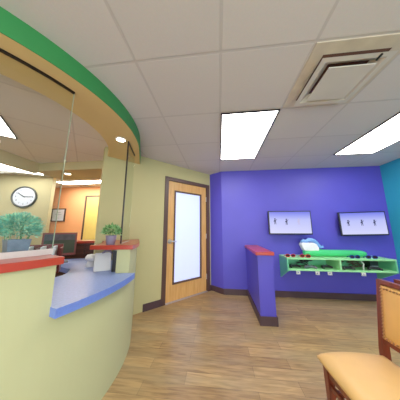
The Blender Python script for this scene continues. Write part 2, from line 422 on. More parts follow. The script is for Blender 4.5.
bm = bmesh.new(); lathe(bm, [(0, 0), (0.040, 0), (0.040, 0.010), (0.015, 0.016), (0.015, 0.045), (0, 0.045)], 20)
bm.transform(Matrix.Translation((0.098, 0.02, 1.01)) @ Matrix.Rotation(radians(90), 4, 'X'))
tube(bm, [(0.092, -0.025, 1.01), (0.13, -0.028, 1.012), (0.215, -0.02, 1.008)], 0.012, 8)
tag(mesh_obj('door_handle', bm, M['chrome'], d1, smooth=True), 'chrome lever handle')
for z in (0.28, 1.08, 1.86):
    bm = bmesh.new(); tube(bm, [(0.966, 0.012, z-0.05), (0.966, 0.012, z+0.05)], 0.008, 8); mesh_obj('hinge', bm, M['chrome'], d1)
mesh_obj('threshold', B(0.036, 0.966, -0.02, 0.09, 0, 0.012), M['silver'], d1)

# ------------------------------------------------------------------ pony wall
PX0, PX1, PY0 = 0.522, 0.722, 2.49
struct('wall_pony', B(PX0, PX1, PY0, WY, 0, 0.875), M['purple'], 'low violet divider wall projecting from the back wall')
bm = bmesh.new()
for a in ((PX0-0.014, PX1+0.014, PY0-0.014, PY0, 0, 0.11), (PX0-0.014, PX0, PY0, WY-0.016, 0, 0.11), (PX1, PX1+0.014, PY0, WY-0.016, 0, 0.11)): box(bm, *a)
struct('baseboard_divider', bm, M['base'], 'dark brown baseboard around the low divider wall', 'baseboard')
tag(mesh_obj('divider_cap', B(PX0-0.025, PX1+0.02, PY0-0.03, WY, 0.875, 0.92), M['red'], bevel=0.006), 'red laminate cap on the low violet divider wall', 'cap')

# ------------------------------------------------------------------ reception walls, counter, caps
def wall_hit(R):  # point where circle radius R crosses the yellow wall, beyond angle 20
    for i in range(200, 900):
        a = radians(i/10); p = Vector((CX+R*cos(a), CY+R*sin(a)))
        if (p-D0).dot(N) < 0.0: return i/10
    return 45
def outer(R, a0, a1=23, end_s=-0.50, n=32): return extend(arc(R, a0, a1, n), W(end_s), 4)
def inner(R, a0, n=36): return arc(R, a0, min(wall_hit(R), 45.5), n)
A0 = -95; AE = -18.9; AP = 10.5
bm = bmesh.new()
strip(bm, arc(1.47, A0, AE, 40), arc(1.34, A0, AE, 40), 0, 1.03)
strip(bm, arc(1.47, AE, AP, 16), arc(1.34, AE, AP, 16), 0, 0.75)
strip(bm, outer(1.47, AP, 23, -0.48, 8), arc(1.34, AP, wall_hit(1.34), 12), 0, 1.03)
struct('wall_reception', bm, M['counterwall'], 'curved pale lime reception knee wall')
strip_bm = bmesh.new(); strip(strip_bm, arc(1.50, A0, AE+0.9, 40), arc(1.12, A0, AE+2.0, 40), 1.03, 1.073)
tag(mesh_obj('counter_cap', strip_bm, M['red'], bevel=0.004), 'red curved transaction ledge on the near left reception wall under the big glass panel', 'ledge')
bm = bmesh.new(); strip(bm, outer(1.505, AP-1.5, 23, -0.455, 8), arc(1.09, AP-2.0, wall_hit(1.09), 12), 1.03, 1.073)
tag(mesh_obj('counter_cap', bm, M['red'], bevel=0.004), 'short red ledge on the reception wall holding the small potted plant', 'ledge')

# blue desk (one continuous worktop)
pts = arc(1.53, AE-0.1, AP, 14)
pts += [(CX+1.335*cos(radians(AP)), CY+1.335*sin(radians(AP)))]
pts += arc(1.335, AP, wall_hit(1.335)-0.6, 10)[1:]
pts += [W(-1.03, 0.006), (-1.72, 2.24), (-1.93, 2.44), (-2.32, 2.26), (-2.04, 1.94), (-1.80, 1.84), (-1.62, 1.76), (-1.53, 1.64), (-1.49, 1.54)]
pts += arc(0.86, 3, -80, 24)
pts += arc(1.335, -80, AE-0.1, 20)
bm = bmesh.new(); prism(bm, pts, 0.75, 0.80)
for f in bm.faces:
    if abs(f.normal.z) < 0.5: pass
bmesh.ops.recalc_face_normals(bm, faces=bm.faces)
for f in bm.faces: f.material_index = 0 if f.normal.z > 0.5 else 1
tag(mesh_obj('reception_worktop', bm, [M['blue'], M['blueedge']]), 'speckled blue laminate reception counter curving out through the lime wall', 'counter')
# pedestal under the desk (dark cherry drawers) seen in the notch
ped = thing('drawer_pedestal', 'dark cherry drawer unit under the blue counter in the office', 'drawer unit', (-1.78, 1.22, 0), radians(12))
mesh_obj('carcass', B(-0.20, 0.20, -0.25, 0.25, 0.0, 0.748), M['dkred'], ped, bevel=0.004)
for k in range(3):
    dr = mesh_obj('drawer', B(-0.22, -0.20, -0.235, 0.235, 0.03+0.24*k, 0.25+0.24*k), M['dkred'], ped, bevel=0.003)
    mesh_obj('drawer_pull', B(-0.24, -0.22, -0.05, 0.05, 0.13+0.24*k, 0.145+0.24*k), M['chrome'], dr)

# cabinet block at the back of desk
cab = thing('low_cabinet', 'dark brown back counter cabinet with a red top beside the office monitor', 'cabinet', (-2.19, 2.52, 0), radians(28))
mesh_obj('carcass', B(-0.42, 0.56, 0.0, 0.36, 0, 1.005), M['dkbrown'], cab)
mesh_obj('cabinet_top', B(-0.44, 0.58, -0.02, 0.38, 1.005, 1.04), M['red'], cab, bevel=0.004)
for k, x in enumerate((-0.40, 0.08)):
    dd = mesh_obj('cabinet_door', B(x, x+0.46, -0.012, 0.0, 0.83, 0.99), M['dkbrown'], cab, bevel=0.003)
    mesh_obj('knob', B(x+0.22, x+0.24, -0.025, -0.012, 0.90, 0.92), M['brass'], dd)

# soffit ring
so = outer(1.43, A0, 23, -0.515, 40)
si = arc(1.05, A0, 45.5, 44)
bm = bmesh.new(); strip(bm, so, si, SOF, CEIL)
struct('trim_1', bm, M['ochre'], 'curved ochre soffit over the reception counter', 'soffit')
bm = bmesh.new(); strip(bm, outer(1.436, A0, 23, -0.51, 40), outer(1.431, A0, 23, -0.514, 40), SOF-0.001, CEIL)
struct('trim_2', bm, M['green'], 'green curved fascia band on the reception soffit', 'soffit')

# glass panels
def gpanel(name, label, A, Bp, z0, z1, ea, eb):
    g = thing(name, label, 'glass panel', (A[0][0], A[0][1], z0))
    bm = bmesh.new(); strip(bm, A, Bp, z0+0.004, z1-0.012); mesh_obj('glass_pane', bm, M['glass'], g, world=True)
    return g
g1 = gpanel('glass_partition', 'large curved clear glass panel on the near left red ledge', arc(1.303, -92, -17.0, 50), arc(1.297, -92, -17.0, 50), 1.073, SOF, 0, 0)
bm = bmesh.new(); strip(bm, arc(1.309, -92, -16.9, 50), arc(1.291, -92, -16.9, 50), SOF-0.014, SOF); tag(mesh_obj('top_channel', bm, M['blackmetal'], g1, world=True), 'black top channel')
bm = bmesh.new(); strip(bm, arc(1.303, -17.0, -16.85, 1), arc(1.297, -17.0, -16.85, 1), 1.073, SOF-0.013); tag(mesh_obj('glass_edge', bm, M['glassedge'], g1, world=True), 'pale green polished edge')
bm = bmesh.new(); strip(bm, arc(1.312, -92, -16.9, 50), arc(1.303, -92, -16.9, 50), 1.073, 1.108); tag(mesh_obj('bottom_strip', bm, M['palestrip'], g1, world=True), 'pale satin strip along the foot of the glass')
GA, GB = Vector((-1.08, 1.80)), Vector((-1.20, 2.185))
gd = (GB-GA).normalized(); gn = Vector((gd.y, -gd.x))
def q4(a, b, w): return [a+gn*w, b+gn*w], [a-gn*w, b-gn*w]
g2 = thing('glass_partition', 'narrow clear glass panel with black front edge beside the small potted plant', 'glass panel', (GA.x, GA.y, 1.073))
bm = bmesh.new(); strip(bm, *q4(GA, GB, 0.003), 1.074, SOF-0.01); mesh_obj('glass_pane', bm, M['glass'], g2, world=True)
bm = bmesh.new(); strip(bm, *q4(GA-gd*0.008, GA+gd*0.006, 0.008), 1.073, SOF); tag(mesh_obj('edge_post', bm, M['blackmetal'], g2, world=True), 'black edge post')
bm = bmesh.new(); strip(bm, *q4(GA+gd*0.006, GB, 0.008), SOF-0.014, SOF); tag(mesh_obj('top_channel', bm, M['blackmetal'], g2, world=True), 'black top channel')
bm = bmesh.new(); strip(bm, *q4(GA+gd*0.006, GB, 0.006), 1.073, 1.079); tag(mesh_obj('bottom_strip', bm, M['chrome'], g2, world=True), 'thin metal bottom channel')

# ------------------------------------------------------------------ office beyond the glass
bm = bmesh.new(); box(bm, -3.42, -3.32, 0.0, 2.64, 2.25, CEIL); box(bm, -3.42, -1.72, 2.64, 3.20, SOF, CEIL)
struct('trim_3', bm, M['beige'], 'beige dropped bulkhead inside the office', 'soffit')
PC = Vector((-3.872, 3.424)); CD = Vector((-0.95, -0.312)); CN = Vector((0.312, -0.95))
def CWp(s, d=0): p = PC+CD*s+CN*d; return (p.x, p.y)
bm = bmesh.new(); prism(bm, [CWp(0), CWp(2.9), CWp(2.9, -0.12), CWp(0, -0.12)], 0, CEIL)
struct('wall_clock_side', bm, M['beige'], 'beige office wall carrying the round clock')
struct('wall_office_back', B(-6.2, -0.1, 4.4, 4.5, 0, CEIL), M['orange'], 'orange back wall of the office')
bm = bmesh.new(); prism(bm, [W(1.08, -0.13), W(1.08, -0.2), (-0.15, 4.4), (-0.1, 4.4), (-0.1, 3.82)], 0, CEIL)
struct('wall_office_east', bm, M['beige'], 'beige office wall behind the wooden door')
d2 = thing('door_2', 'yellow door in dark frame on the orange office wall', 'door', (-3.79, 4.4, 0), 0, kind='structure')
bm = bmesh.new()
for a in ((-0.03, 0.02, -0.02, 0.0, 0, 2.17), (0.90, 0.95, -0.02, 0.0, 0, 2.17), (0.02, 0.90, -0.02, 0.0, 2.13, 2.17)): box(bm, *a)
mesh_obj('door_frame', bm, M['doorframe'], d2)
mesh_obj('door_slab', B(0.02, 0.90, -0.012, 0.0, 0, 2.13), M['doory'], d2)

# wall clock
ck = thing('wall_clock', 'round white-faced wall clock in a grey rim above the trough plant', 'clock')
cs = 0.50
cp = CWp(cs, 0.0); ck.location = (cp[0], cp[1], CAMZ+0.70); ck.rotation_euler = (0, 0, math.atan2(CN.y, CN.x)+pi/2)
# local: -y out of wall
RX = Matrix.Rotation(radians(90), 4, 'X')
R_ = 0.243
bm = bmesh.new(); lathe(bm, [(R_-0.03, 0.0), (R_, 0.0), (R_, 0.03), (R_-0.012, 0.042), (R_-0.03, 0.03), (R_-0.03, 0.0)], 48); bm.transform(RX); mesh_obj('rim', bm, M['clockrim'], ck, smooth=True)
bm = bmesh.new(); lathe(bm, [(0, 0.0), (R_-0.029, 0.0), (R_-0.029, 0.016), (0, 0.016)], 48); bm.transform(RX); mesh_obj('face', bm, M['clockface'], ck)
def text_mesh(s, size, m, parent, name, loc, rx=pi/2, depth=0.0006):
    cu = bpy.data.curves.new(name, 'FONT'); cu.body = s; cu.size = size; cu.align_x = 'CENTER'; cu.align_y = 'CENTER'; cu.extrude = depth
    o = bpy.data.objects.new(name+'_tmp', cu); COL.objects.link(o)
    me = bpy.data.meshes.new_from_object(o); bpy.data.objects.remove(o); me.materials.append(m)
    p = bpy.data.objects.new(name, me); COL.objects.link(p); p.parent = parent; p.location = loc; p.rotation_euler = (rx, 0, 0)
    return p
for h in range(1, 13):
    a = radians(90-30*h)
    for q_, chh in enumerate(str(h)):
        text_mesh(chh, 0.052, M['ink'], ck, 'numeral', (0.162*cos(a)+(q_-0.5*(len(str(h))-1))*0.026, -0.018, 0.162*sin(a)))
def hand(a, L, w, y):
    bm = bmesh.new(); box(bm, -w, w, y-0.002, y, -0.02, L); bm.transform(Matrix.Rotation(radians(a), 4, 'Y')); return bm
mesh_obj('hour_hand', hand(-56, 0.135, 0.009, -0.021), M['black'], ck)
mesh_obj('minute_hand', hand(88, 0.165, 0.007, -0.024), M['black'], ck)

# framed certificate
pf = thing('picture_frame', 'small certificate in a dark brown frame on the orange wall', 'picture', (-4.62, 4.4, 1.43))
bm = bmesh.new()
for a in ((-0.22, 0.22, -0.025, 0, 0, 0.03), (-0.22, 0.22, -0.025, 0, 0.35, 0.38), (-0.22, -0.19, -0.025, 0, 0.03, 0.35), (0.19, 0.22, -0.025, 0, 0.03, 0.35)): box(bm, *a)
mesh_obj('frame', bm, M['frame'], pf)
mesh_obj('certificate', B(-0.19, 0.19, -0.012, 0, 0.03, 0.35), M['paper'], pf)
bm = bmesh.new()
for z, w in ((0.26, 0.07), (0.20, 0.10), (0.10, 0.04)): box(bm, -w, w, -0.014, -0.012, z, z+0.006)
mesh_obj('printed_lines', bm, M['ink'], pf)

# ------------------------------------------------------------------ lights
def troffer(name, label, corner, rot, lensm, L=1.222, Wd=0.60, power=0, group='ceiling troffer lights'):
    t = thing(name, label, 'ceiling light', (corner[0], corner[1], CEIL-0.012), rot, group)
    bm = bmesh.new(); f = 0.016
    for a in ((0, f, 0, L, 0, 0.012), (Wd-f, Wd, 0, L, 0, 0.012), (f, Wd-f, 0, f, 0, 0.012), (f, Wd-f, L-f, L, 0, 0.012)): box(bm, *a)
    mesh_obj('frame', bm, M['blackmetal'], t)
    mesh_obj('diffuser', B(f, Wd-f, f, L-f, 0.004, 0.010), lensm, t)
    return t
T = 0.6175
gx = lambda i: 0.036 + T*i
gy = lambda j: 0.982 + T*j
troffer('ceiling_light', 'rectangular ceiling light left of the vent above the violet wall', (gx(0)+0.008, gy(1)+0.008), 0, M['lens'])
troffer('ceiling_light', 'rectangular ceiling light nearest the teal wall at right', (gx(3)+0.008, gy(1)+0.008), 0, M['lens'])
troffer('ceiling_light', 'added ceiling light behind the viewpoint over the waiting area', (gx(0)+0.008, gy(-4)+0.008), 0, M['lens'])  # unseen fixture, added to brighten the waiting area
troffer('ceiling_light', 'added ceiling light behind the viewpoint near the teal wall', (gx(3)+0.008, gy(-4)+0.008), 0, M['lens'])  # second unseen fixture, added for brightness on the teal side
# office troffers are laid on the turned grid
def troffer45(label, A, Bp, m):
    A = Vector(A); Bp = Vector(Bp); d = Bp-A; ang = math.atan2(d.y, d.x)
    # local x along A->B (short side); length grows along local +y
    return troffer('ceiling_light', label, A, ang, m, Wd=0.585)
troffer45('bright office ceiling light seen through the glass at the left edge', (-2.30, 1.38), (-2.69, 1.83), M['lens_in'])
troffer45('office ceiling light just above the wall clock', (-3.56, 2.83), (-3.93, 3.28), M['lens_in'])
troffer('ceiling_light', 'office ceiling light in front of the orange wall', (-2.9, 3.76), radians(90), M['lens_back'], L=1.3, Wd=0.30)

def downlight(label, x, y, z):
    t = thing('recessed_downlight', label, 'downlight', (x, y, z-0.012), 0, 'round recessed downlights')
    bm = bmesh.new(); lathe(bm, [(0.048, 0.012), (0.062, 0.012), (0.062, 0.004), (0.050, 0.0), (0.048, 0.004), (0.048, 0.012)], 28); mesh_obj('trim_ring', bm, M['metalwhite'], t, smooth=True)
    bm = bmesh.new(); lathe(bm, [(0, 0.005), (0.048, 0.005), (0.048, 0.011), (0, 0.011)], 28); mesh_obj('bulb', bm, M['bulb'], t)
downlight('round downlight in the ochre soffit above the small potted plant', -1.145, 1.742, SOF)
downlight('round downlight in the beige bulkhead inside the office', -2.90, 2.83, SOF)

# ------------------------------------------------------------------ ceiling vent
v = thing('ceiling_vent', 'square white air diffuser hanging below the tiled ceiling', 'vent', (gx(1)+T/2, gy(0)+T/2, CEIL))
def ring(bm, a0, z0, a1, z1, th=0.006):
    """sloped square collar from half-size a0 at z0 to a1 at z1"""
    for s in (0, -th):
        pass
    def sq(a, z): return [bm.verts.new(p) for p in ((-a,-a,z),(a,-a,z),(a,a,z),(-a,a,z))]
    o0, o1 = sq(a0, z0), sq(a1, z1); i0, i1 = sq(a0-th, z0), sq(a1-th, z1)
    for k in range(4):
        j = (k+1) % 4
        bm.faces.new((o0[k], o0[j], o1[j], o1[k])); bm.faces.new((i0[k], i1[k], i1[j], i0[j]))
        bm.faces.new((o0[k], i0[k], i0[j], o0[j])); bm.faces.new((o1[k], o1[j], i1[j], i1[k]))
bm = bmesh.new(); ring(bm, 0.303, 0.0, 0.301, -0.006, 0.085); mesh_obj('outer_flange', bm, M['ventstain'], v)
mesh_obj('throat', B(-0.218, 0.218, -0.218, 0.218, -0.004, -0.001), M['ventdark'], v)
bm = bmesh.new(); ring(bm, 0.175, -0.006, 0.232, -0.050, 0.036); mesh_obj('deflector', bm, M['metalwhite'], v)
bm = bmesh.new(); box(bm, -0.155, 0.155, -0.165, 0.155, -0.066, -0.058); box(bm, -0.02, 0.02, -0.02, 0.02, -0.058, -0.004); mesh_obj('face_plate', bm, M['metalwhite'], v, bevel=0.003)
bm = bmesh.new(); box(bm, 0.135, 0.145, -0.225, -0.18, -0.060, -0.050); mesh_obj('damper_lever', bm, M['black'], v)

# ------------------------------------------------------------------ televisions
def icon(bm, x, z, y, s=1.0, lean=0.0):
    n = 12
    c = bm.verts.new((x+lean, y, z+0.022*s)); r = [bm.verts.new((x+lean+0.008*s*cos(2*pi*k/n), y, z+(0.022+0.009*sin(2*pi*k/n))*s)) for k in range(n)]
    for k in range(n): bm.faces.new((c, r[k], r[(k+1) % n]))
    def quad(p): bm.faces.new([bm.verts.new((x+a*s, y, z+b*s)) for a, b in p])
    quad(((-0.009, 0.012), (0.009, 0.012), (0.007, -0.012), (-0.007, -0.012)))
    quad(((-0.008, -0.012), (-0.001, -0.012), (-0.004, -0.036), (-0.009, -0.036)))
    quad(((0.001, -0.012), (0.008, -0.012), (0.011, -0.034), (0.006, -0.036)))
    quad(((-0.009, 0.011), (-0.016, -0.008), (-0.013, -0.010), (-0.006, 0.002)))
    quad(((0.009, 0.011), (0.018, 0.022), (0.020, 0.018), (0.008, 0.003)))
def television(label, loc, rz, ry, specs, wallgap, w=0.765, h=0.44):
    t = thing('television', label, 'television', loc, rz, 'wall-mounted screens on the violet wall')
    t.rotation_euler = (0, ry, rz)
    bm = bmesh.new(); box(bm, -w/2, w/2, -0.018, 0.022, -h/2, h/2); mesh_obj('casing', bm, M['black'], t, bevel=0.006)
    b = 0.019
    mesh_obj('screen', B(-w/2+b, w/2-b, -0.0205, -0.018, -h/2+b+0.006, h/2-b), M['screen'], t)
    for x, z, s, m in specs:
        bm = bmesh.new(); icon(bm, x, z, -0.0212, s, 0.0); mesh_obj('screen_figure', bm, m, t)
    bm = bmesh.new(); box(bm, -0.12, 0.12, 0.022, 0.045, -0.12, 0.12); box(bm, -0.03, 0.03, 0.04, wallgap+0.001, -0.05, 0.05); box(bm, -0.09, 0.09, wallgap-0.014, wallgap+0.001, -0.14, 0.14)
    mesh_obj('wall_bracket', bm, M['blackmetal'], t)
    return t
television('left wall-mounted flat screen with pale lavender picture above the toothbrush', (1.318, 3.335, CAMZ+0.105), 0, 0,
    [(-0.265, 0.03, 1.75, M['figdark']), (-0.06, 0.02, 1.75, M['figdark']), (0.155, 0.02, 1.75, M['figpale'])], WY-3.335)
t2 = television('right wall-mounted flat screen with pale lavender picture nearest the teal wall', (2.568, 3.35, CAMZ+0.085), radians(-1.5), radians(-1.2),
    [(-0.24, 0.02, 1.65, M['figdark']), (-0.02, 0.02, 1.65, M['figdark']), (0.18, 0.015, 1.65, M['figdark'])], WY-3.35, w=0.755, h=0.425)

# ------------------------------------------------------------------ wall shelf
SX0, SX1, SY0 = 1.13, 2.785, 3.10
sh = thing('wall_shelf', 'long mint green open shelf box mounted under the two screens', 'shelf', (SX0, SY0, 0.35))
def wp(name, bm, m, label=None, par=sh, **k):
    # bm given in world coordinates
    bm.transform(Matrix.Translation(-Vector(sh.location)))
    o = mesh_obj(name, bm, m, par, **k)
    if label: o['label'] = label
    return o
wp('shelf_top', B(SX0, SX1, SY0, WY, 0.725, 0.752), M['mint'], bevel=0.003)
wp('shelf_bottom', B(SX0+0.022, SX1-0.022, SY0, WY, 0.545, 0.570), M['mint'], bevel=0.003)
wp('shelf_back', B(SX0+0.022, SX1-0.022, WY-0.015, WY, 0.570, 0.725), M['mintshade'])
def endp(x0, x1):
    bm = bmesh.new()
    prof = [(SY0, 0.545), (WY, 0.35), (WY, 0.725), (SY0, 0.725)]
    a = [bm.verts.new((x0, y, z)) for y, z in prof]; b = [bm.verts.new((x1, y, z)) for y, z in prof]
    bm.faces.new(a); bm.faces.new(b[::-1])
    for k in range(4): bm.faces.new((a[k], a[(k+1) % 4], b[(k+1) % 4], b[k]))
    return bm
wp('end_panel', endp(SX0, SX0+0.022), M['mintshade']); wp('end_panel', endp(SX1-0.022, SX1), M['mintshade'])
wp('divider', B(1.945, 1.972, SY0, WY-0.015, 0.570, 0.725), M['mint'])
for x in (1.30, 1.60, 1.79, 2.29):
    bm = bmesh.new(); box(bm, x-0.03, x+0.03, SY0+0.01, SY0+0.03, 0.525, 0.545); box(bm, x-0.028, x-0.012, SY0+0.008, SY0+0.03, 0.490, 0.527); box(bm, x+0.012, x+0.028, SY0+0.008, SY0+0.03, 0.490, 0.527); box(bm, x-0.03, x+0.03, SY0+0.008, SY0+0.03, 0.488, 0.500)
    wp('cable_clip', bm, M['white'], 'small white cable clip')
# controllers & cables inside
def controller(x, y, rz, m, label):
    o = thing('game_controller', label, 'game controller', (x, y, 0.570), rz, 'controllers on the mint shelf')
    bm = bmesh.new()
    box(bm, -0.06, 0.06, -0.03, 0.03, 0.012, 0.042)
    mesh_obj('body', bm, m, o, bevel=0.012, segs=3)
    for s in (-1, 1):
        bm = bmesh.new(); tube(bm, [(s*0.058, 0.0, 0.028), (s*0.075, -0.03, 0.022), (s*0.085, -0.07, 0.016)], 0.018, 8, taper=[0.022, 0.020, 0.012]); mesh_obj('grip', bm, m, o, smooth=True)
        bm = bmesh.new(); lathe(bm, [(0.006, 0.040), (0.006, 0.052), (0.011, 0.054), (0.010, 0.059), (0, 0.060)], 12, (s*0.03, -0.008, 0)); mesh_obj('thumbstick', bm, M['ctrlgrey'], o, smooth=True)
    return o
controller(1.29, 3.26, 0.2, M['ctrl'], 'dark game controller at the left in the left shelf bay')
controller(1.535, 3.22, -0.1, M['ctrlgrey'], 'grey game controller in the middle of the left shelf bay')
controller(1.80, 3.26, 0.3, M['ctrl'], 'dark game controller next to the shelf divider')
controller(2.10, 3.20, 0.1, M['ctrl'], 'dark game controller in the right bay next to the divider')
controller(2.50, 3.20, -0.1, M['ctrl'], 'dark game controller at the right end of the right bay')
def cable(label, x, y, n, m, seed):
    random.seed(seed); bm = bmesh.new(); P = []
    for k in range(n*12):
        a = 2*pi*k/12; r = 0.045 + 0.018*sin(k*0.37+seed)
        P.append((x+r*2.0*cos(a)+0.02*sin(k*0.21), y+r*sin(a), 0.578+0.09*abs(sin(k*0.11+seed))))
    tube(bm, P, 0.006, 6)
    return tag(mesh_obj('coiled_cable', bm, m, smooth=True), label, 'cable', 'coiled cables in the shelf')
cable('loose coil of dark cable in the left shelf bay', 1.53, 3.39, 5, M['ctrl'], 1)
cable('pale brown coiled cable in the middle of the right shelf bay', 2.37, 3.38, 6, M['cable'], 2)
cable('brown cable heap left in the right shelf bay', 2.06, 3.39, 4, M['cable'], 3)
gc = thing('game_console', 'black console box at the right end of the right shelf bay', 'console', (2.60, 3.36, 0.570))
mesh_obj('casing', B(-0.06, 0.06, -0.08, 0.09, 0.0, 0.12), M['black'], gc, bevel=0.004)
mesh_obj('front_panel', B(-0.05, 0.05, -0.084, -0.08, 0.01, 0.05), M['ctrlgrey'], gc)
bm = bmesh.new(); tube(bm, [(2.33, 3.16, 0.571), (2.34, 3.17, 0.62), (2.36, 3.18, 0.66), (2.335, 3.17, 0.685), (2.32, 3.17, 0.70)], 0.009, 8); 
tag(mesh_obj('white_plug', bm, M['white'], smooth=True), 'white plug standing on a bent lead in the right shelf bay', 'plug')

# giant toothbrush
tb = thing('toothbrush_model', 'giant green toothbrush model with white bristles lying on the shelf', 'toothbrush model', (1.46, 3.29, 0.752))
def loft(bm, secs, n=14):
    """secs: (x, zc, hy, hz) elliptical sections along x"""
    rings = [[bm.verts.new((x, hy*cos(2*pi*k/n), zc+hz*sin(2*pi*k/n))) for k in range(n)] for x, zc, hy, hz in secs]
    for i in range(len(rings)-1):
        for k in range(n): bm.faces.new((rings[i][k], rings[i][(k+1) % n], rings[i+1][(k+1) % n], rings[i+1][k]))
    bm.faces.new(rings[0][::-1]); bm.faces.new(rings[-1])
bm = bmesh.new(); loft(bm, [(0.03, 0.055, 0.03, 0.03), (0.04, 0.06, 0.05, 0.052), (0.10, 0.068, 0.06, 0.066), (0.22, 0.072, 0.06, 0.070), (0.34, 0.062, 0.055, 0.060), (0.50, 0.060, 0.055, 0.058), (0.85, 0.060, 0.055, 0.058), (0.98, 0.056, 0.052, 0.054), (1.03, 0.050, 0.038, 0.040), (1.05, 0.044, 0.014, 0.014)])
mesh_obj('handle', bm, M['brushgreen'], tb, smooth=True)
bm = bmesh.new()
prof = [(0.03, 0.10), (0.01, 0.14), (-0.01, 0.20), (0.0, 0.235), (0.20, 0.235), (0.245, 0.21), (0.275, 0.15), (0.27, 0.10)]
a = [bm.verts.new((x, -0.055, z)) for x, z in prof]; b = [bm.verts.new((x, 0.055, z)) for x, z in prof]
bm.faces.new(a); bm.faces.new(b[::-1])
for k in range(len(prof)): bm.faces.new((a[k], a[(k+1) % 8], b[(k+1) % 8], b[k]))
mesh_obj('bristles', bm, M['bristle'], tb, bevel=0.012, segs=3)
bm = bmesh.new(); tube(bm, [(0.0, 0, 0.245), (0.05, 0, 0.270), (0.09, 0, 0.255), (0.14, 0, 0.285), (0.19, 0, 0.280), (0.23, 0, 0.265), (0.265, 0, 0.230), (0.295, -0.01, 0.185), (0.325, -0.01, 0.160), (0.36, -0.01, 0.170), (0.362, -0.01, 0.195)], 0.03, 12, taper=[0.018, 0.034, 0.030, 0.036, 0.034, 0.034, 0.030, 0.026, 0.022, 0.020, 0.010])
tag(mesh_obj('toothpaste', bm, M['paste'], tb, smooth=True), 'pale blue wave of toothpaste')

# eyeglasses
def glasses(label, x, y, m, rz):
    g = thing('toy_glasses', label, 'glasses', (x, y, 0.752), rz, 'toy glasses on the mint shelf')
    bm = bmesh.new()
    for s in (-1, 1):
        P = [(s*0.045+0.036*cos(2*pi*k/16), 0.0, 0.026+0.024*sin(2*pi*k/16)) for k in range(17)]
        tube(bm, P, 0.006, 6, cap=False)
    tube(bm, [(-0.012, 0, 0.030), (0, 0, 0.036), (0.012, 0, 0.030)], 0.005, 6)
    mesh_obj('rims', bm, m, g, smooth=True)
    for s in (-1, 1):
        bm = bmesh.new(); lathe(bm, [(0, -0.001), (0.034, -0.001), (0.034, 0.001), (0, 0.001)], 16); bm.transform(Matrix.Translation((s*0.045, 0, 0.026)) @ Matrix.Rotation(radians(90), 4, 'X') @ Matrix.Diagonal((1, 0.66, 1, 1)))
        mesh_obj('lens', bm, M['lensdark'], g)
        bm = bmesh.new(); tube(bm, [(s*0.082, 0, 0.032), (s*0.083, 0.035, 0.030), (s*0.080, 0.065, 0.008)], 0.005, 6); mesh_obj('temple', bm, m, g)
    return g
glasses('red toy glasses nearest the left end of the mint shelf', 1.215, 3.16, M['redgl'], 0.05)
glasses('red toy glasses just left of the giant toothbrush', 1.445, 3.14, M['redgl'], -0.08)
glasses('blue toy glasses left of the other blue pair on the mint shelf', 2.215, 3.14, M['bluegl'], 0.1)
glasses('blue toy glasses nearest the right end of the mint shelf', 2.465, 3.14, M['bluegl'], -0.1)

